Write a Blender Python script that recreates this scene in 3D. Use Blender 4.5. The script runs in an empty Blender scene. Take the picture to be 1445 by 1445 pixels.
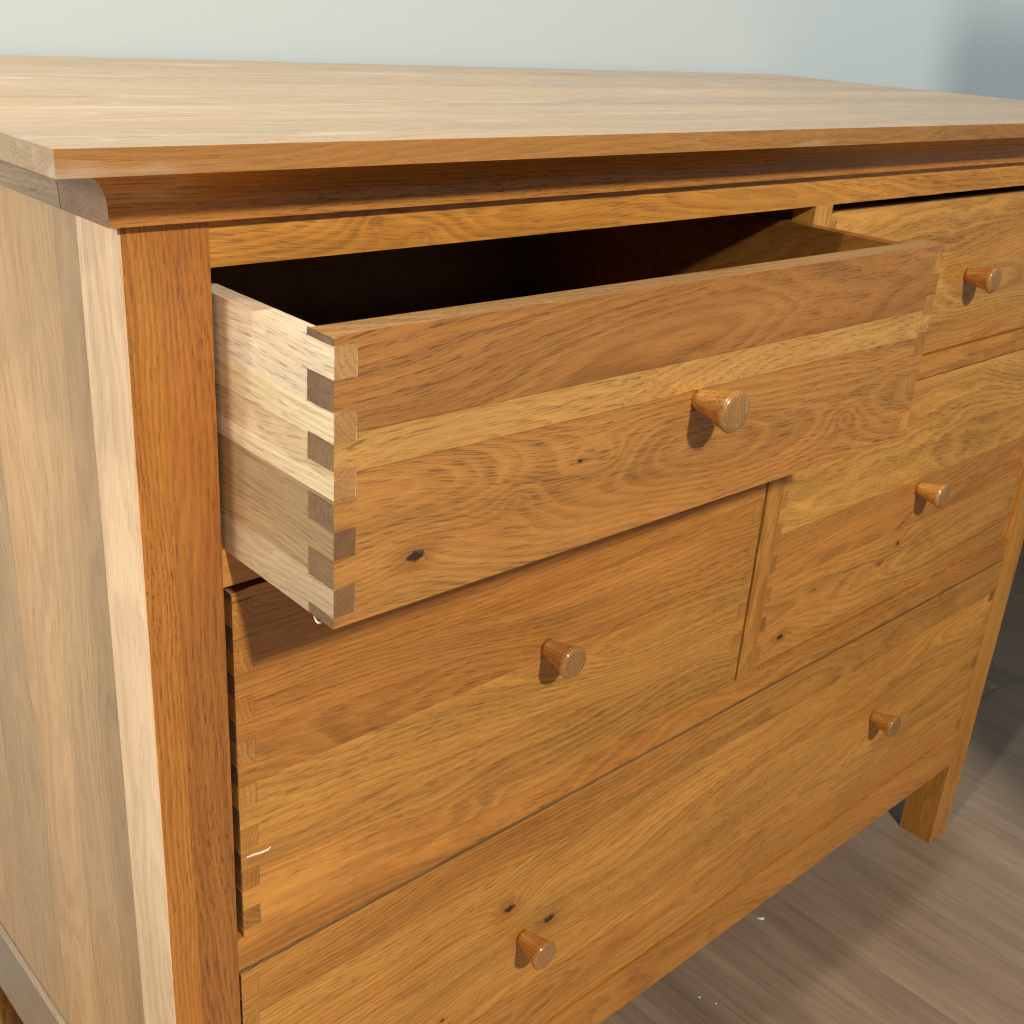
import bpy, bmesh, math, random
from mathutils import Vector, Matrix
random.seed(11)
sc = bpy.context.scene
COL = sc.collection

# ------------------------------------------------------------------ camera
Z0 = 0.8863                                   # height of the post tops above the floor
cam_d = bpy.data.cameras.new('camera')
cam = bpy.data.objects.new('camera', cam_d); COL.objects.link(cam)
R = ((0.7383788, -0.6712266, 0.0652040), (-0.2267230, -0.3381325, -0.9133800), (0.6351326, 0.6596372, -0.4018524))
m = Matrix(((R[0][0], -R[1][0], -R[2][0]), (R[0][1], -R[1][1], -R[2][1]), (R[0][2], -R[1][2], -R[2][2])))
cam.matrix_world = Matrix.Translation((-0.22013, -0.48974, 0.09922 + Z0)) @ m.to_4x4()
cam_d.sensor_width = 36; cam_d.lens = 36 * 1622.18 / 1445
cam_d.clip_start = 0.01; cam_d.clip_end = 100
cam_d.dof.use_dof = True; cam_d.dof.focus_distance = 0.66; cam_d.dof.aperture_fstop = 36
sc.camera = cam

# ------------------------------------------------------------------ light
w = bpy.data.worlds.new('World'); sc.world = w; w.use_nodes = True
w.node_tree.nodes['Background'].inputs[0].default_value = (0.93, 0.97, 1.0, 1)
w.node_tree.nodes['Background'].inputs[1].default_value = 0.16

def lamp(name, loc, power, col, r):
    l = bpy.data.lights.new(name, 'POINT'); l.energy = power; l.color = col; l.shadow_soft_size = r
    o = bpy.data.objects.new(name, l); COL.objects.link(o); o.location = loc
lamp('ceiling_lamp_behind_camera', (-0.26, -2.25, 2.33), 312, (1.0, 0.93, 0.82), 0.08)
lamp('ceiling_lamp_over_side', (-0.45, -0.24, 2.29), 62, (1.0, 0.95, 0.86), 0.03)
lamp('table_lamp_beyond_side', (-1.05, 0.25, 1.30), 36, (1.0, 0.94, 0.84), 0.09)
lamp('added_wall_fill', (2.3, -1.6, 2.29), 155, (0.86, 0.94, 1.0), 0.10)  # unseen lamp, added to lift the shaded right end of the wall
sc.view_settings.view_transform = 'Standard'; sc.view_settings.look = 'None'
sc.cycles.use_adaptive_sampling = True; sc.cycles.adaptive_threshold = 0.015; sc.cycles.max_bounces = 6; sc.cycles.use_denoising = True; sc.cycles.denoiser = 'OPENIMAGEDENOISE'; sc.cycles.denoising_prefilter = 'NONE'; sc.cycles.filter_width = 1.2; sc.cycles.caustics_reflective = False; sc.cycles.caustics_refractive = False
sc.view_settings.exposure = -0.1; sc.view_settings.gamma = 1

# ------------------------------------------------------------------ materials
def NT(name):
    mt = bpy.data.materials.new(name); mt.use_nodes = True
    nt = mt.node_tree
    return mt, nt, nt.nodes['Principled BSDF']

class G:
    """tiny helper that wires math nodes"""
    def __init__(s, nt): s.nt = nt
    def n(s, t, **k):
        x = s.nt.nodes.new(t)
        for a, b in k.items(): setattr(x, a, b)
        return x
    def put(s, sock, v):
        if hasattr(v, 'is_output') or isinstance(v, bpy.types.NodeSocket): s.nt.links.new(v, sock)
        else: sock.default_value = v
    def m(s, op, a, b=0.0, c=0.0, clamp=False):
        x = s.n('ShaderNodeMath', operation=op, use_clamp=clamp)
        for i, v in enumerate((a, b, c)): s.put(x.inputs[i], v)
        return x.outputs[0]
    def vm(s, op, a, b):
        x = s.n('ShaderNodeVectorMath', operation=op); s.put(x.inputs[0], a); s.put(x.inputs[1], b)
        return x.outputs[0] if op not in ('LENGTH', 'DISTANCE') else x.outputs['Value']
    def noise(s, vec, scale=1.0, detail=2.0, rough=0.5, dist=0.0):
        x = s.n('ShaderNodeTexNoise'); s.put(x.inputs['Vector'], vec)
        x.inputs['Scale'].default_value = scale; x.inputs['Detail'].default_value = detail
        x.inputs['Roughness'].default_value = rough; x.inputs['Distortion'].default_value = dist
        return x.outputs[0]
    def mr(s, v, a, b, c=0.0, d=1.0, smooth=True):
        x = s.n('ShaderNodeMapRange'); x.clamp = True
        if smooth: x.interpolation_type = 'SMOOTHSTEP'
        for i, q in enumerate((v, a, b, c, d)): s.put(x.inputs[i], q)
        return x.outputs[0]
    def mix(s, f, a, b, mode='MIX'):
        x = s.n('ShaderNodeMix', data_type='RGBA', blend_type=mode); x.clamp_factor = True
        s.put(x.inputs[0], f); s.put(x.inputs[6], a); s.put(x.inputs[7], b)
        return x.outputs[2]
    def comb(s, x_, y_, z_):
        x = s.n('ShaderNodeCombineXYZ')
        for i, v in enumerate((x_, y_, z_)): s.put(x.inputs[i], v)
        return x.outputs[0]
    def sep(s, v):
        x = s.n('ShaderNodeSeparateXYZ'); s.put(x.inputs[0], v); return x.outputs

def wood(name, knots=(), gloss=0.36, coat=0.35, contrast=1.0, pore=1.0, checks=(), wear=0.0, stain=(1.17, 1.105, 0.72), coat_rough=0.30):
    """solid oak: rings round a pith axis, pores and streaks running with the grain. The mesh attribute 'gr' holds the
    place inside the tree (x with the grain), 'lo' the place on the board, 'tint' the board's own colour, 'endg' end grain."""
    mt, nt, bs = NT(name); g = G(nt)
    A = lambda nm: g.n('ShaderNodeAttribute', attribute_name=nm)
    gr = A('gr').outputs['Vector']; tint = g.mix(1.0, A('tint').outputs['Color'], (*stain, 1), 'MULTIPLY'); endg = A('endg').outputs['Fac']
    lo = A('lo').outputs['Vector']
    dev = g.noise(g.vm('MULTIPLY', gr, (3.5, 9, 9)), detail=1)
    gr = g.vm('ADD', gr, g.comb(0.0, g.m('MULTIPLY', g.m('SUBTRACT', dev, 0.5), 0.05), 0.0))
    X, Y, Z = g.sep(gr)
    warp = g.noise(g.vm('MULTIPLY', gr, (3.2, 13, 13)), detail=2)
    warp2 = g.noise(g.vm('MULTIPLY', gr, (16, 75, 75)), detail=2)
    rad = g.m('SQRT', g.m('ADD', g.m('MULTIPLY', Y, Y), g.m('MULTIPLY', Z, Z)))
    rad = g.m('ADD', rad, g.m('MULTIPLY', g.m('SUBTRACT', warp, 0.5), 0.036))
    rad = g.m('ADD', rad, g.m('MULTIPLY', g.m('SUBTRACT', warp2, 0.5), 0.0035))
    kcore = None; kring = None
    for kn in knots:
        kx, ky, ks = kn[:3]; ka = kn[3] if len(kn) > 3 else 1.0
        d = g.vm('SUBTRACT', lo, (kx, ky, 0)); dx, dy, dz = g.sep(d)
        el = g.m('SQRT', g.m('ADD', g.m('POWER', g.m('MULTIPLY', dx, 0.55), 2.0), g.m('POWER', dy, 2.0)))
        swirl = g.m('MULTIPLY', g.m('EXPONENT', g.m('MULTIPLY', el, -1.0 / (ks * 3.2))), ks * 3.0)
        rad = g.m('ADD', rad, swirl)
        ell = g.m('ADD', el, g.m('MULTIPLY', g.m('SUBTRACT', g.noise(lo, scale=420, detail=2), 0.5), ks * 0.9))
        c = g.mr(ell, ks * 0.35, ks * 0.75, ka, 0)
        r2 = g.mr(ell, ks * 0.6, ks * 2.6, max(ka, 0.12), 0)
        kcore = c if kcore is None else g.m('MAXIMUM', kcore, c)
        kring = r2 if kring is None else g.m('MAXIMUM', kring, r2)
    rings = g.noise(g.comb(g.m('MULTIPLY', rad, 210.0), g.m('MULTIPLY', X, 0.9), 3.3), detail=3, rough=0.62)
    early = g.mr(rings, 0.42, 0.62)
    fr = g.m('FRACT', g.m('MULTIPLY', g.m('ADD', rad, g.m('MULTIPLY', rings, 0.0016)), 330.0))
    line = g.m('MULTIPLY', g.mr(fr, 0.0, 0.72), g.mr(fr, 0.80, 1.0, 1, 0))
    pn = g.noise(g.vm('MULTIPLY', gr, (56, 1600, 1600)), detail=1.0, rough=0.5)
    pores = g.mr(pn, 0.56, 0.62)
    pores = g.m('MULTIPLY', pores, g.mr(line, 0.1, 0.9, 0.45, 1.0))
    pdens = g.noise(g.vm('MULTIPLY', gr, (5, 28, 28)), detail=1)
    pores = g.m('MULTIPLY', pores, g.mr(pdens, 0.30, 0.62, 0.2, 1.0))
    pn2 = g.noise(g.vm('MULTIPLY', gr, (48, 620, 620)), detail=1.0)
    pores = g.m('MAXIMUM', pores, g.m('MULTIPLY', g.mr(pn2, 0.67, 0.72), 0.7))
    fine = g.noise(g.vm('MULTIPLY', gr, (26, 620, 620)), detail=3, rough=0.7)
    streak = g.noise(g.vm('MULTIPLY', gr, (2.2, 42, 42)), detail=3, rough=0.55)
    blotch = g.noise(g.vm('MULTIPLY', gr, (4.0, 9, 9)), detail=2)
    fleck = g.mr(g.noise(g.vm('MULTIPLY', gr, (95, 260, 260)), detail=1), 0.66, 0.74)
    val = g.m('ADD', 1.0, g.m('MULTIPLY', g.m('SUBTRACT', streak, 0.5), 0.70 * contrast))
    val = g.m('ADD', val, g.m('MULTIPLY', g.m('SUBTRACT', blotch, 0.5), 0.50 * contrast))
    val = g.m('ADD', val, g.m('MULTIPLY', g.m('SUBTRACT', fine, 0.5), 0.60 * contrast))
    val = g.m('ADD', val, g.m('MULTIPLY', line, -0.17 * contrast))
    val = g.m('ADD', val, g.m('MULTIPLY', early, -0.12 * contrast))
    val = g.m('ADD', val, g.m('MULTIPLY', fleck, 0.09))
    val = g.m('ADD', val, 0.10)
    val = g.m('MULTIPLY', val, g.m('SUBTRACT', 1.0, g.m('MULTIPLY', pores, 0.44 * pore)))
    col = g.mix(1.0, tint, g.comb(val, g.m('POWER', val, 1.12), g.m('POWER', val, 1.28)), 'MULTIPLY')
    # warm/olive drift across the board
    hue = g.noise(g.vm('MULTIPLY', gr, (1.6, 22, 22)), detail=1)
    col = g.mix(g.mr(hue, 0.35, 0.7, 0, 0.35 * contrast), col, g.mix(1.0, col, (1.10, 0.90, 0.72, 1), 'MULTIPLY'))
    red = g.mr(g.noise(g.vm('MULTIPLY', gr, (7.0, 26, 26)), detail=2), 0.52, 0.74, 0, 0.50 * contrast * contrast)
    col = g.mix(red, col, g.mix(1.0, col, (0.80, 0.66, 0.60, 1), 'MULTIPLY'))
    if wear:      # rubbed, whitened patches in the finish
        wv = g.mr(g.noise(g.vm('MULTIPLY', gr, (5.0, 34, 34)), detail=3, rough=0.6), 0.56, 0.72, 0, wear)
        col = g.mix(wv, col, (0.70, 0.60, 0.46, 1))
    # end grain: greyer and darker, speckled
    eg = g.mix(0.72, g.mix(1.0, col, (0.45, 0.45, 0.55, 1), 'MULTIPLY'), g.mix(1.0, (0.165, 0.118, 0.080, 1), g.comb(val, val, val), 'MULTIPLY'))
    eg = g.mix(g.mr(g.noise(g.vm('MULTIPLY', gr, (400, 500, 160)), detail=2), 0.4, 0.7, 0, 0.5), eg, g.mix(1.0, eg, (0.6, 0.57, 0.53, 1), 'MULTIPLY'))
    col = g.mix(endg, col, eg)
    if kcore is not None:
        col = g.mix(g.m('MULTIPLY', kring, 0.55), col, g.mix(1.0, col, (0.52, 0.40, 0.30, 1), 'MULTIPLY'))
        col = g.mix(kcore, col, (0.030, 0.014, 0.007, 1))
    for (cx, cy, cl, cw) in checks:      # drying checks: thin dark splits along the grain
        d = g.vm('SUBTRACT', lo, (cx, cy, 0)); dx, dy, dz = g.sep(d)
        wob = g.m('ADD', dy, g.m('MULTIPLY', g.m('SUBTRACT', g.noise(lo, scale=60), 0.5), 0.004))
        a = g.mr(g.m('ABSOLUTE', dx), cl * 0.4, cl, 1, 0)
        b = g.mr(g.m('ABSOLUTE', wob), 0.0, g.m('MULTIPLY', a, cw), 1, 0)
        col = g.mix(g.m('MULTIPLY', a, g.m('MULTIPLY', b, 0.9)), col, (0.05, 0.022, 0.01, 1))
    nt.links.new(col, bs.inputs['Base Color'])
    rough = g.m('ADD', gloss, g.m('ADD', g.m('MULTIPLY', pores, 0.25), g.m('MULTIPLY', g.m('SUBTRACT', blotch, 0.5), 0.22)))
    g.put(bs.inputs['Roughness'], rough)
    bs.inputs['Specular IOR Level'].default_value = 0.5
    bs.inputs['Coat Weight'].default_value = coat; bs.inputs['Coat Roughness'].default_value = coat_rough
    h = g.m('ADD', g.m('MULTIPLY', pores, -1.0), g.m('MULTIPLY', fine, 0.5))
    if kcore is not None: h = g.m('ADD', h, g.m('MULTIPLY', kcore, -3.0))
    wav = g.noise(lo, scale=14, detail=1)
    h = g.m('ADD', h, g.m('MULTIPLY', wav, 2.0))
    bp = g.n('ShaderNodeBump'); bp.inputs['Strength'].default_value = 0.35; bp.inputs['Distance'].default_value = 0.0004
    nt.links.new(h, bp.inputs['Height']); nt.links.new(bp.outputs[0], bs.inputs['Normal'])
    nt.links.new(bp.outputs[0], bs.inputs['Coat Normal'])
    return mt

OAK = wood('oak_satin')
OAK_TOP = wood('oak_tabletop', stain=(1, 1, 1), gloss=0.42, coat=0.6, contrast=0.66, pore=0.5, wear=0.45)
OAK_SIDE = wood('oak_side', stain=(1.1, 1.08, 0.92), gloss=0.40, coat=0.4, contrast=0.62, pore=0.5)
OAK_RAW = wood('oak_unfinished', stain=(1.06, 1.27, 1.58), gloss=0.45, coat=0.25, contrast=0.7, pore=0.75)

def wall_paint():
    mt, nt, bs = NT('wall_paint'); g = G(nt)
    tc = g.n('ShaderNodeTexCoord').outputs['Object']
    n1 = g.noise(tc, scale=1.3, detail=3); n2 = g.noise(tc, scale=260, detail=3)
    col = g.mix(n1, (0.430, 0.485, 0.488, 1), (0.462, 0.510, 0.508, 1)); nt.links.new(col, bs.inputs['Base Color'])
    bs.inputs['Roughness'].default_value = 0.55
    bp = g.n('ShaderNodeBump'); bp.inputs['Strength'].default_value = 0.14; bp.inputs['Distance'].default_value = 0.0010
    nt.links.new(n2, bp.inputs['Height']); nt.links.new(bp.outputs[0], bs.inputs['Normal'])
    return mt
WALL = wall_paint()

def floor_vinyl():
    mt, nt, bs = NT('floor_vinyl'); g = G(nt)
    gr = g.n('ShaderNodeAttribute', attribute_name='gr').outputs['Vector']
    tint = g.n('ShaderNodeAttribute', attribute_name='tint').outputs['Color']
    a = g.noise(g.vm('MULTIPLY', gr, (2.4, 22, 22)), detail=4, rough=0.6, dist=0.6)
    b = g.noise(g.vm('MULTIPLY', gr, (9, 160, 160)), detail=3, rough=0.65)
    c = g.noise(g.vm('MULTIPLY', gr, (5, 11, 11)), detail=2)
    v = g.m('ADD', 1.0, g.m('MULTIPLY', g.m('SUBTRACT', a, 0.5), 0.75))
    v = g.m('ADD', v, g.m('MULTIPLY', g.m('SUBTRACT', b, 0.5), 0.75))
    v = g.m('ADD', v, g.m('MULTIPLY', g.m('SUBTRACT', c, 0.5), 0.5))
    v = g.m('MAXIMUM', v, 0.25)
    col = g.mix(1.0, tint, g.comb(v, g.m('POWER', v, 1.05), g.m('POWER', v, 1.1)), 'MULTIPLY')
    nt.links.new(col, bs.inputs['Base Color'])
    g.put(bs.inputs['Roughness'], g.mr(b, 0.3, 0.7, 0.34, 0.5))
    bp = g.n('ShaderNodeBump'); bp.inputs['Strength'].default_value = 0.3; bp.inputs['Distance'].default_value = 0.0005
    nt.links.new(b, bp.inputs['Height']); nt.links.new(bp.outputs[0], bs.inputs['Normal'])
    return mt
VINYL = floor_vinyl()
def plain(name, col, rough=0.6):
    mt, nt, bs = NT(name); bs.inputs['Base Color'].default_value = (*col, 1); bs.inputs['Roughness'].default_value = rough
    return mt
SUB = plain('subfloor_grey', (0.08, 0.07, 0.06)); SPLINT = plain('pale_splinter', (0.72, 0.62, 0.47)); SCRAP = plain('white_scrap', (0.75, 0.75, 0.74))

# ------------------------------------------------------------------ mesh helpers
def finish(name, bm, mat, parent=None, ax=0, tint=(0.47, 0.225, 0.065), pith=None, tilt=None, eg=1.0, bevel=0.0004, smooth=False, org=None, face_tint=None, round_sel=None):
    """bm is in the parent's frame; ax is the grain axis; org anchors the on-board coordinates 'lo' (grain, across)."""
    if round_sel:
        ed = [e for e in bm.edges if round_sel(*[v.co for v in e.verts])]
        if ed: bmesh.ops.bevel(bm, geom=ed, offset=0.0014, segments=3, profile=0.5, affect='EDGES', clamp_overlap=True)
    if bevel:
        ed = [e for e in bm.edges if len(e.link_faces) == 2 and e.calc_face_angle(0) > 0.6]
        bmesh.ops.bevel(bm, geom=ed, offset=bevel, segments=1, affect='EDGES', clamp_overlap=True)
    bmesh.ops.recalc_face_normals(bm, faces=bm.faces)
    bm.normal_update()
    lo_ = Vector([min(v.co[i] for v in bm.verts) for i in range(3)]); hi = Vector([max(v.co[i] for v in bm.verts) for i in range(3)])
    c = (lo_ + hi) / 2; size = hi - lo_
    oth = [i for i in range(3) if i != ax]
    if size[oth[0]] < size[oth[1]]: oth.reverse()          # oth[0] = across the board's face, oth[1] = its thickness
    if pith is None: pith = (random.uniform(-0.035, 0.035), random.choice((-1, 1)) * random.uniform(0.012, 0.07))
    if tilt is None: tilt = random.uniform(-0.10, 0.10)
    offx = random.uniform(0, 40)
    org = c if org is None else Vector(org)
    me = bpy.data.meshes.new(name)
    a_e = []; a_t = []
    for f in bm.faces:
        a_e.append(eg * max(0.0, min(1.0, (abs(f.normal[ax]) - 0.35) / 0.45))); f.smooth = smooth
        q = face_tint(f) if face_tint else None
        a_t += [*(q or tint), 1.0]
        if q: a_e[-1] = 0.15
    gr, lo = [], []
    for v in bm.verts:
        p = v.co - c; al = p[ax]
        gr += [al + offx, p[oth[0]] + pith[0] + tilt * al, p[oth[1]] + pith[1] + 0.4 * tilt * al]
        q = v.co - org; lo += [q[ax], q[oth[0]], 0.0]
    bm.to_mesh(me); bm.free()
    t = me.attributes.new('gr', 'FLOAT_VECTOR', 'POINT'); t.data.foreach_set('vector', gr)
    t = me.attributes.new('lo', 'FLOAT_VECTOR', 'POINT'); t.data.foreach_set('vector', lo)
    t = me.attributes.new('endg', 'FLOAT', 'FACE'); t.data.foreach_set('value', a_e)
    t = me.attributes.new('tint', 'FLOAT_COLOR', 'FACE'); t.data.foreach_set('color', a_t)
    for v in me.vertices: v.co -= c
    me.materials.append(mat)
    o = bpy.data.objects.new(name, me); COL.objects.link(o)
    o.location = c
    if parent is not None:
        o.parent = parent
        if parent.type == 'MESH' and 'org' in parent.keys(): o.location = c - Vector(parent['org'])
    return o

def box_bm(x0, x1, y0, y1, z0, z1, bm=None):
    bm = bm or bmesh.new()
    v = [bm.verts.new(p) for p in ((x0, y0, z0), (x1, y0, z0), (x1, y1, z0), (x0, y1, z0), (x0, y0, z1), (x1, y0, z1), (x1, y1, z1), (x0, y1, z1))]
    for f in ((0, 3, 2, 1), (4, 5, 6, 7), (0, 1, 5, 4), (1, 2, 6, 5), (2, 3, 7, 6), (3, 0, 4, 7)): bm.faces.new([v[i] for i in f])
    return bm
def box(name, b, parent, ax, tint, mat=None, **k):
    return finish(name, box_bm(*b), mat or OAK, parent, ax, tint, **k)

def cells_bm(us, vs, fill, w0, w1, place):
    """solid made of a grid of cells (u, v) between w0 and w1, inner walls left out; place maps (u, v, w) to xyz"""
    bm = bmesh.new(); V = {}
    def vert(i, j, k):
        if (i, j, k) not in V: V[(i, j, k)] = bm.verts.new(place(us[i], vs[j], (w0, w1)[k]))
        return V[(i, j, k)]
    nu, nv = len(us) - 1, len(vs) - 1
    F = lambda i, j: 0 <= i < nu and 0 <= j < nv and fill(i, j)
    for i in range(nu):
        for j in range(nv):
            if not F(i, j): continue
            for k in (0, 1): bm.faces.new([vert(a, b, k) for a, b in ((i, j), (i + 1, j), (i + 1, j + 1), (i, j + 1))])
            if not F(i - 1, j): bm.faces.new([vert(i, b, k) for b, k in ((j, 0), (j + 1, 0), (j + 1, 1), (j, 1))])
            if not F(i + 1, j): bm.faces.new([vert(i + 1, b, k) for b, k in ((j, 0), (j + 1, 0), (j + 1, 1), (j, 1))])
            if not F(i, j - 1): bm.faces.new([vert(a, j, k) for a, k in ((i, 0), (i + 1, 0), (i + 1, 1), (i, 1))])
            if not F(i, j + 1): bm.faces.new([vert(a, j + 1, k) for a, k in ((i, 0), (i + 1, 0), (i + 1, 1), (i, 1))])
    bmesh.ops.dissolve_limit(bm, angle_limit=0.01, verts=bm.verts, edges=bm.edges)
    return bm
def jit(t, a=0.06):
    k = 1 + random.uniform(-a, a); return tuple(c * k * (1 + random.uniform(-a, a) * 0.35) for c in t)

# ------------------------------------------------------------------ the setting
def struct(o): o['kind'] = 'structure'; return o
WY = 0.494
wall = struct(finish('wall', box_bm(-3.0, 4.5, WY, WY + 0.1, -0.008, 2.6), WALL, bevel=0))
floor = struct(finish('floor', box_bm(-2.2, 4.4, -3.2, WY, -0.06, -0.009), SUB, bevel=0)); floor['org'] = list(floor.location)
pw, pl = 0.182, 1.22
ix = 0; x = -2.1
while x < 4.2:
    y = 0.492; first = True
    while y > -3.1:
        L = (0.70 if ix % 3 == 0 else (0.36 if ix % 3 == 1 else 1.05)) if first else pl
        k = random.uniform(0.92, 1.08)
        box('plank', (x + 0.0002, x + pw - 0.0002, max(-3.15, y - L) + 0.0004, y - 0.0004, -0.0085, 0.0), floor, 1,
            (0.310 * k, 0.222 * k, 0.150 * k), VINYL, bevel=0.0004, pith=(random.uniform(-1, 1), random.uniform(-1, 1)), tilt=0)
        y -= L; first = False
    x += pw; ix += 1
# half-height blocker, added out of frame to cast a shadow on the wall and the floor beyond the chest
half = struct(finish('added_shadow_blocker', box_bm(0.74, 2.6, -0.90, -0.785, 0.0, 1.637), WALL, bevel=0))

# ------------------------------------------------------------------ the chest of drawers
WP, WD, WC = 0.0441, 0.5000, 0.0228
XL = WP; XC0 = XL + WD; XC1 = XC0 + WC; XR = XC1 + WD; W = XR + WP; D = 0.484
za = Z0 - 0.0223; zb = Z0 - 0.1700; zc = Z0 - 0.1920; zd = Z0 - 0.4370; ze = Z0 - 0.4615; zf = Z0 - 0.7080; zg = Z0 - 0.7570
HONEY = (0.47, 0.225, 0.065); DARK = (0.37, 0.160, 0.045); LIGHT = (0.57, 0.32, 0.105); ORANGE = (0.45, 0.185, 0.040)
SIDE = (0.47, 0.285, 0.120); PALE = (0.68, 0.46, 0.235)

chest = bpy.data.objects.new('chest_of_drawers', None); COL.objects.link(chest)
chest.empty_display_size = 0.2
chest['label'] = 'honey oak chest of drawers with round knobs and one top drawer pulled open'
chest['category'] = 'chest of drawers'

def add(name, b, ax, tint, parent=chest, mat=None, **k):
    o = box(name, b, parent, ax, tint, mat, **k); return o
def hold(o):                       # lets sub-parts be given in the chest's frame
    o['org'] = list(o.location); return o

# posts: two glued staves each
def post(x0, y0, t1, t2, split=0.42, flip=False):
    xs = x0 + WP * (1 - split if flip else split)
    pale = x0 < 0.01 and y0 < 0.01
    if pale: x0 += 0.0012
    p = hold(add('post', (x0, xs, y0, y0 + WP, 0.0003, Z0), 2, t1, pith=(0.02, 0.05), tilt=0.01, bevel=0.0009, eg=0.5))
    if pale:
        x0 -= 0.0012
        add('stave', (x0, x0 + 0.0012, y0 + 0.0004, y0 + WP, 0.0003, Z0), 2, (0.72, 0.53, 0.39), p, mat=OAK_SIDE, pith=(0.02, 0.16), tilt=0.0, bevel=0.0003)
    add('stave', (xs, x0 + WP, y0, y0 + WP, 0.0003, Z0), 2, t2, p, pith=(0.06, 0.03), tilt=0.02, bevel=0.0007, eg=0.5)
post(0.0, 0.0, (0.43, 0.186, 0.050), (0.325, 0.132, 0.040))
post(XR, 0.0, (0.46, 0.215, 0.055), (0.47, 0.225, 0.060), flip=True)
post(0.0, D - WP, SIDE, HONEY); post(XR, D - WP, HONEY, HONEY)

# side panels of upright staves between the posts, over a lower rail
def side(xa, xb, face):
    cuts = [WP, 0.078, 0.128, 0.190, 0.262, 0.335, 0.392, D - WP]
    tones = [(0.39, 0.250, 0.145), (0.51, 0.320, 0.180), (0.53, 0.330, 0.185), (0.46, 0.300, 0.170), (0.52, 0.325, 0.18), (0.45, 0.275, 0.145), (0.38, 0.225, 0.12)]
    xo = 0.0022
    x0, x1 = (xa + xo, xb) if face < 0 else (xa, xb - xo)
    p = None
    zlo = Z0 - 0.645
    for i in range(len(cuts) - 1):
        o = add('side_panel' if p is None else 'stave', (x0, x1, cuts[i], cuts[i + 1], zlo, Z0 + 0.001), 2, jit(tones[i], 0.03), p or chest, mat=OAK_SIDE, bevel=0.0002, tilt=random.uniform(-.05, .05))
        if p is None: p = hold(o)
    bm = box_bm(xa, xb, WP, D - WP, Z0 - 0.735, zlo - 0.0004)
    for v in bm.verts:            # sloping upper edge where the panel meets the rail
        if v.co.z > zlo - 0.01 and (v.co.x < xa + 1e-5 if face < 0 else v.co.x > xb - 1e-5): v.co.z -= 0.010
    finish('side_rail', bm, OAK_SIDE, chest, 1, (0.30, 0.225, 0.17), bevel=0.0008)
side(0.0, 0.018, -1); side(W - 0.018, W, 1)

# rails, dividers, back
add('top_rail', (XL, XR, 0.0008, 0.022, za, Z0 - 0.0004), 0, (0.50, 0.235, 0.060), pith=(0.004, 0.022), tilt=0.03,
    mat=wood('oak_top_rail', knots=[(-0.415, 0.004, 0.0050, 0.25), (-0.385, -0.006, 0.0040, 0.15)]), org=None)
add('rail', (XL, XR, 0.0006, 0.022, zc, zb), 0, HONEY, bevel=0.0011)
add('rail', (XL, XR, 0.0006, 0.022, ze, zd), 0, (0.43, 0.190, 0.052), bevel=0.0011)
add('bottom_rail', (XL, XR, -0.0016, 0.022, zg, zf), 0, (0.46, 0.205, 0.055), bevel=0.0011)
add('divider', (XC0, XC1, 0.0009, 0.020, zb, za), 2, (0.55, 0.29, 0.09)); add('divider', (XC0, XC1, 0.0009, 0.020, zd, zc), 2, (0.47, 0.225, 0.065))
add('partition', (XC0 + 0.004, XC1 - 0.004, 0.0204, D - 0.02, ze, za), 1, DARK, bevel=0)
add('back_panel', (0.0184, W - 0.0184, D - 0.012, D - 0.004, zg + 0.01, Z0 + 0.020), 0, DARK, bevel=0)
add('base_panel', (0.0184, W - 0.0184, 0.0224, D - 0.0124, zg + 0.004, zg + 0.012), 0, DARK, bevel=0)

# cove moulding: mitred front piece with returns, and side pieces butted to it
ZT0 = Z0 + 0.0280; ZT1 = ZT0 + 0.0110; OV = 0.0425
prof = [(-0.016, 0.0006), (0.0064, 0.0006), (0.0068, 0.0085)]
for k in range(1, 11):
    a = k / 10 * math.radians(68)
    prof.append((0.0068 + 0.0300 * (1 - math.cos(a)), 0.0085 + 0.0188 * math.sin(a) / math.sin(math.radians(68))))
prof += [(0.0256, 0.0277), (-0.016, 0.0277)]
def sweep(paths, name, ax, tint, eg):
    bm = bmesh.new(); grid = []
    for (o, z) in prof: grid.append([bm.verts.new((*p(o), Z0 + z)) for p in paths])
    n = len(prof); m_ = len(paths)
    for i in range(n):
        for j in range(m_ - 1): bm.faces.new((grid[i][j], grid[i][j + 1], grid[(i + 1) % n][j + 1], grid[(i + 1) % n][j]))
    bm.faces.new([grid[i][0] for i in range(n)]); bm.faces.new([grid[i][-1] for i in reversed(range(n))])
    o = finish(name, bm, OAK, chest, ax, tint, eg=eg, bevel=0, smooth=False, pith=(0.01, 0.04), tilt=0.01)
    return o
YJ = 0.0440
sweep([lambda o: (-o, YJ), lambda o: (-o, -o), lambda o: (W + o, -o), lambda o: (W + o, YJ)], 'cove_moulding', 0, (0.39, 0.165, 0.044), 0.75)
sweep([lambda o: (-o, YJ + 0.0007), lambda o: (-o, D)], 'cove_moulding', 1, (0.25, 0.175, 0.15), 0.6)
sweep([lambda o: (W + o, YJ + 0.0007), lambda o: (W + o, D)], 'cove_moulding', 1, HONEY, 0.6)

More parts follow.
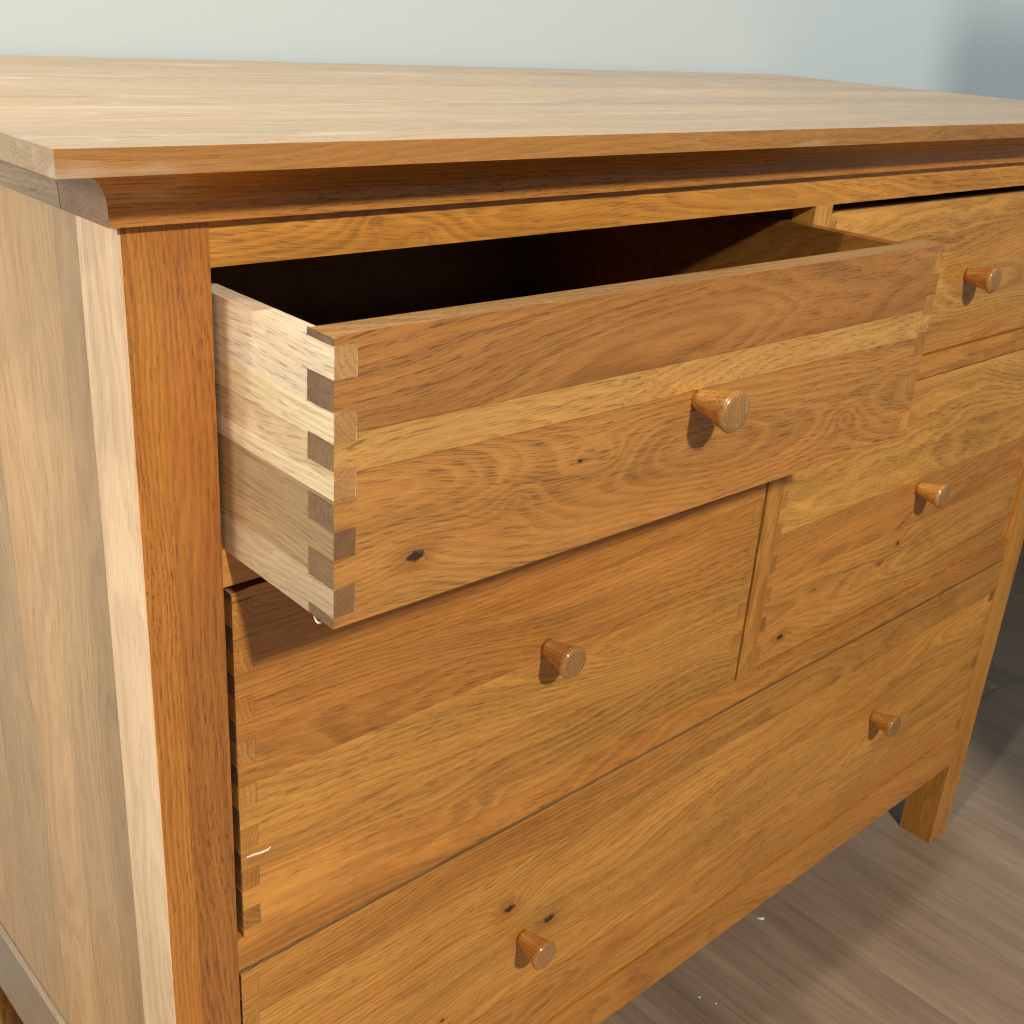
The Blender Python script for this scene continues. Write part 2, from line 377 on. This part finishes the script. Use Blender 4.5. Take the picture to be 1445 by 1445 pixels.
# top: staves running the length of the chest
TX0, TX1 = -OV, W + OV
cuts = [-0.0436, 0.032, 0.108, 0.170, 0.247, 0.300, 0.372, 0.432, D]
tt = [(0.44, 0.280, 0.130), (0.47, 0.300, 0.143), (0.42, 0.265, 0.120), (0.48, 0.305, 0.143), (0.405, 0.252, 0.115), (0.455, 0.290, 0.135), (0.42, 0.265, 0.12), (0.44, 0.28, 0.13)]
top = None
mk_top = wood('oak_tabletop_knot', stain=(1, 1, 1), knots=[(0.13, 0.004, 0.020, 0.35), (0.06, -0.015, 0.012, 0.1)], gloss=0.42, coat=0.6, contrast=0.66, pore=0.5, wear=0.45)
for i in range(8):
    o = add('tabletop' if top is None else 'stave', (TX0, TX1, cuts[i], cuts[i + 1], ZT0, ZT1), 0, tt[i], top or chest,
            mat=mk_top if i == 6 else OAK_TOP, eg=0.25, face_tint=(lambda f: (0.42, 0.188, 0.036) if f.normal.y < -0.6 else None) if i == 0 else None, bevel=0.0009 if i == 0 else 0.0002, tilt=random.uniform(-.02, .02))
    if top is None: top = hold(o)

# drawers -----------------------------------------------------------
TS, TF = 0.0118, 0.0205                      # thickness of sides and front
def lathe(pts, n=32):
    bm = bmesh.new(); rings = []
    for (r, y) in pts: rings.append([bm.verts.new((r * math.cos(2 * math.pi * i / n), y, r * math.sin(2 * math.pi * i / n))) for i in range(n)])
    for a, b in zip(rings, rings[1:]):
        for i in range(n): bm.faces.new((a[i], a[(i + 1) % n], b[(i + 1) % n], b[i]))
    bm.faces.new(rings[0]); bm.faces.new(list(reversed(rings[-1])))
    return bm
KNOB = [(0.0063, 0.0), (0.0068, -0.004), (0.0088, -0.013), (0.0114, -0.0230), (0.0124, -0.0255), (0.0125, -0.0268), (0.0112, -0.0284), (0.0095, -0.0290), (0.004, -0.0293)]
def knob(par, x, z):
    bm = lathe(KNOB)
    for v in bm.verts: v.co += Vector((x, 0.0004, z))
    o = finish('knob', bm, OAK_KNOB, par, 1, jit((0.49, 0.250, 0.080), 0.10), bevel=0, smooth=True, eg=0.5, pith=(0.02, 0.05), tilt=0.0)
    for p in o.data.polygons: p.use_smooth = abs(p.normal.y) < 0.9
    return o
OAK_KNOB = wood('oak_knob', gloss=0.22, coat=1.0, contrast=1.0, coat_rough=0.10)

FINGER_TONES = [(0.44, 0.205, 0.062), (0.45, 0.22, 0.068), (0.30, 0.140, 0.045), (0.46, 0.23, 0.07), (0.40, 0.185, 0.055), (0.42, 0.19, 0.058)]
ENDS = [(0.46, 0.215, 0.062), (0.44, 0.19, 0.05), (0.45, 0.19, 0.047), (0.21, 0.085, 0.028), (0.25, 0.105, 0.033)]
def drawer(x0, z0, w_, h, yf, boards, knobs, fz, depth=0.42, yaw=0.0, side_staves=None, mats=None, pitch=0.0):
    """local frame: x right, y back, z up; origin at the lower left corner of the front's outer face.
    boards: (fraction down where it ends, tint); fz: heights from the top where fingers change, the first being front wood."""
    # carcass: back, right side (behind the fingers) and bottom in one mesh
    bm = box_bm(TS, w_ - TS, depth - 0.012, depth, 0.012, h - 0.006)
    box_bm(w_ - TS, w_, TF, depth, 0.0, h - 0.0036, bm)
    box_bm(TS - 0.004, w_ - TS + 0.004, TF - 0.004, depth - 0.012, 0.006, 0.011, bm)
    if side_staves is None: box_bm(0.0, TS, TF, depth, 0.0, h - 0.0036, bm)
    dr = finish('drawer', bm, OAK, chest, 1, (0.25, 0.120, 0.040), bevel=0.0004)
    # put the origin at the front's lower left corner
    c = dr.location.copy()
    dr.data.transform(Matrix.Translation(c)); dr.location = (x0, yf, z0); dr.rotation_euler = (pitch, 0, yaw)
    cuts = [0.0] + list(fz) + [h]
    def is_side(zmid_from_top):
        for i in range(len(cuts) - 1):
            if cuts[i] <= zmid_from_top < cuts[i + 1]: return i % 2 == 1
        return False
    # front boards, notched at both ends
    us = [0.0, TS, w_ - TS, w_]
    tops = [0.0] + [f * h for f, t in boards]
    for k, (f, t) in enumerate(boards):
        a, b = tops[k], tops[k + 1]
        vs = sorted({a, b} | {q for q in cuts if a + 1e-5 < q < b - 1e-5})
        bm = cells_bm(us, vs, lambda i, j: i == 1 or not is_side((vs[j] + vs[j + 1]) / 2), 0.0, TF, lambda u, v, q: (u, q, h - v))
        mt = (mats or {}).get(k, OAK)
        rs = lambda a, b: abs(a.y) < 1e-5 and abs(b.y) < 1e-5 and ((abs(a.z - h) < 1e-5 and abs(b.z - h) < 1e-5))
        finish('front_board', bm, mt, dr, 0, jit(t, 0.03), bevel=0.00028, eg=0.85, org=(0, 0, 0), round_sel=rs, face_tint=(lambda f: (0.36, 0.215, 0.125) if k == 0 and abs(f.normal.z) > 0.9 and f.calc_center_median().z > h - 0.001 else None))
    # side fingers showing on the face
    for s in (0, 1):
        if s == 0 and side_staves is not None: continue
        for i in range(1, len(cuts) - 1, 2):
            xa = 0.0 if s == 0 else w_ - TS
            e = 0.00004
            pr = random.choice((0.0, 0.0, 0.0004, -0.0003))
            box('finger_joint', (xa + (e if s else 0), xa + TS - (0 if s else e), pr, TF - 0.0002, h - cuts[i + 1] + e, h - cuts[i] - e), dr, 1,
                jit(random.choice(FINGER_TONES), 0.08), eg=0.06, bevel=0.00016)
    if side_staves is not None:
        tp = [0.0036] + [q for q, t in side_staves]
        for k, (q, t) in enumerate(side_staves):
            a, b = tp[k], tp[k + 1]
            vs = sorted({a, b} | {z for z in cuts if a + 1e-5 < z < b - 1e-5})
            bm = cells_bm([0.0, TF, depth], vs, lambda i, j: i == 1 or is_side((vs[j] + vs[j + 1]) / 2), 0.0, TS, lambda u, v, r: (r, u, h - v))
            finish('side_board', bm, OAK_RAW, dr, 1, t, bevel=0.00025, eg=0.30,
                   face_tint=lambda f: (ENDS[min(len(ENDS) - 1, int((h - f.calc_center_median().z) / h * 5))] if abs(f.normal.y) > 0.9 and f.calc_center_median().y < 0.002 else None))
    for (kx, kz) in knobs: knob(dr, kx, kz)
    return dr
def fingers(h, first=0.0055, p=0.0146):
    n = int((h - 2 * first) / p); n -= (n + 1) % 2
    p = (h - 2 * first) / n
    return [first + i * p for i in range(n + 1)]

GAP = 0.0018
# open top drawer
h1 = 0.1388
mats = {1: wood('oak_strip_knot', knots=[(0.034, 0.0832, 0.0022)], checks=[(0.085, 0.0745, 0.012, 0.0009), (0.145, 0.0765, 0.006, 0.0007)], contrast=0.8),
        2: wood('oak_wide_knot', knots=[(0.0465, 0.0255, 0.0050), (0.155, 0.052, 0.0016), (0.436, 0.076, 0.0035, 0.35), (0.175, 0.050, 0.008, 0.0), (0.112, 0.040, 0.007, 0.0), (0.41, 0.030, 0.006, 0.0)], contrast=0.95)}
op = drawer(XL + GAP - 0.001, Z0 - 0.1705, WD - 2 * GAP, h1, -0.1007,
       [(0.315, (0.315, 0.145, 0.055)), (0.450, (0.455, 0.255, 0.105)), (1.0, (0.385, 0.185, 0.064))],
       [(0.248, 0.0705)], [0.0036, 0.0185, 0.0330, 0.0473, 0.0602, 0.0758, 0.0893, 0.1035, 0.1183, 0.1331], yaw=-0.0138, mats=mats,
       side_staves=[(0.0330, (0.72, 0.50, 0.285)), (0.0480, (0.74, 0.51, 0.25)), (0.0640, (0.60, 0.385, 0.190)), (0.0740, (0.72, 0.49, 0.25)), (0.1160, (0.36, 0.205, 0.085)), (0.1388, (0.47, 0.30, 0.15))])
op['label'] = 'top drawer pulled open with box joints'
# closed drawers
drawer(XC1 + GAP, zb + 0.0010, WD - 2 * GAP, 0.1385, 0.0040, [(0.42, (0.50, 0.255, 0.080)), (0.80, (0.52, 0.275, 0.088)), (1.0, (0.47, 0.235, 0.07))],
       [(0.248, 0.069)], fingers(0.1385))
h2 = 0.2395
d2 = drawer(XL + 0.0046, Z0 - 0.4368, 0.4920, h2, 0.0003,
       [(0.30, (0.435, 0.200, 0.060)), (0.53, (0.41, 0.185, 0.056)), (0.73, (0.47, 0.23, 0.070)), (1.0, (0.49, 0.245, 0.076))],
       [(0.2475, 0.1210)], fingers(h2), yaw=0.002)
drawer(XC1 + GAP, zd + 0.0010, WD - 2 * GAP, h2, 0.0045,
       [(0.45, (0.52, 0.275, 0.090)), (0.66, (0.435, 0.205, 0.064)), (1.0, (0.47, 0.232, 0.072))],
       [(0.248, 0.1215)], fingers(h2), mats={2: wood('oak_right_knot', knots=[(0.040, 0.0205, 0.0042), (0.085, 0.056, 0.0016), (0.23, 0.064, 0.0026), (0.20, 0.050, 0.0018)], checks=[(0.15, 0.060, 0.03, 0.0012)])})
h3 = 0.2408
drawer(XL + GAP, zf + 0.0012, 2 * WD + WC - 2 * GAP, h3, 0.0006,
       [(0.165, (0.43, 0.20, 0.058)), (0.47, (0.51, 0.255, 0.075)), (0.74, (0.49, 0.24, 0.070)), (1.0, (0.46, 0.215, 0.060))],
       [(0.251, 0.1215), (0.775, 0.1215)], fingers(h3),
       mats={1: wood('oak_low_knot_a', knots=[(0.234, 0.160, 0.0055)], checks=[(0.40, 0.203, 0.028, 0.0012)]), 2: wood('oak_low_knot_b', knots=[(0.281, 0.1225, 0.0055), (0.17, 0.085, 0.002)])})

# splinters and scraps ---------------------------------------------
def sliver(name, pts, r, mat, parent=None):
    bm = bmesh.new(); rings = []
    for i, p in enumerate(pts):
        k = r * (0.35 + 0.65 * math.sin(math.pi * (i + 0.5) / len(pts)))
        rings.append([bm.verts.new(Vector(p) + Vector(q) * k) for q in ((1, 0, 0.3), (0, 1, 0.6), (-1, 0, -0.3), (0, -1, -0.6))])
    for a, b in zip(rings, rings[1:]):
        for i in range(4): bm.faces.new((a[i], a[(i + 1) % 4], b[(i + 1) % 4], b[i]))
    bm.faces.new(rings[0]); bm.faces.new(list(reversed(rings[-1])))
    return finish(name, bm, mat, parent, bevel=0)
sliver('splinter', [(0.0035, -0.0007, 0.0615), (0.008, -0.0009, 0.0613), (0.013, -0.0012, 0.0606), (0.0175, -0.0012, 0.0604), (0.0195, -0.0008, 0.0611)], 0.00055, SPLINT, d2)
sliver('splinter', [(0.0005, 0.017, -0.0004), (0.0004, 0.0145, -0.0022), (0.0008, 0.0135, -0.0028), (0.0012, 0.012, -0.0020)], 0.0006, SPLINT, op)
for (nm, pts, r, lab) in (
    ('plastic_scrap', [(0.7665, 0.0595, 0.0014), (0.7685, 0.0560, 0.0020), (0.7715, 0.0545, 0.0021), (0.7740, 0.0560, 0.0014)], 0.0013, 'curled white scrap on the floor under the bottom rail, largest of three'),
    ('plastic_scrap', [(0.6155, 0.0270, 0.0009), (0.6170, 0.0262, 0.0010), (0.6180, 0.0268, 0.0009)], 0.0007, 'tiny white speck on the floor, nearer the bottom rail of two close specks'),
    ('plastic_scrap', [(0.6230, 0.0098, 0.0008), (0.6243, 0.0092, 0.0009), (0.6250, 0.0099, 0.0008)], 0.0006, 'tiny white speck on the floor, farther from the rail of two close specks')):
    o = sliver(nm, pts, r, SCRAP); o['label'] = lab; o['category'] = 'scrap'; o['group'] = 'white scraps on the floor'
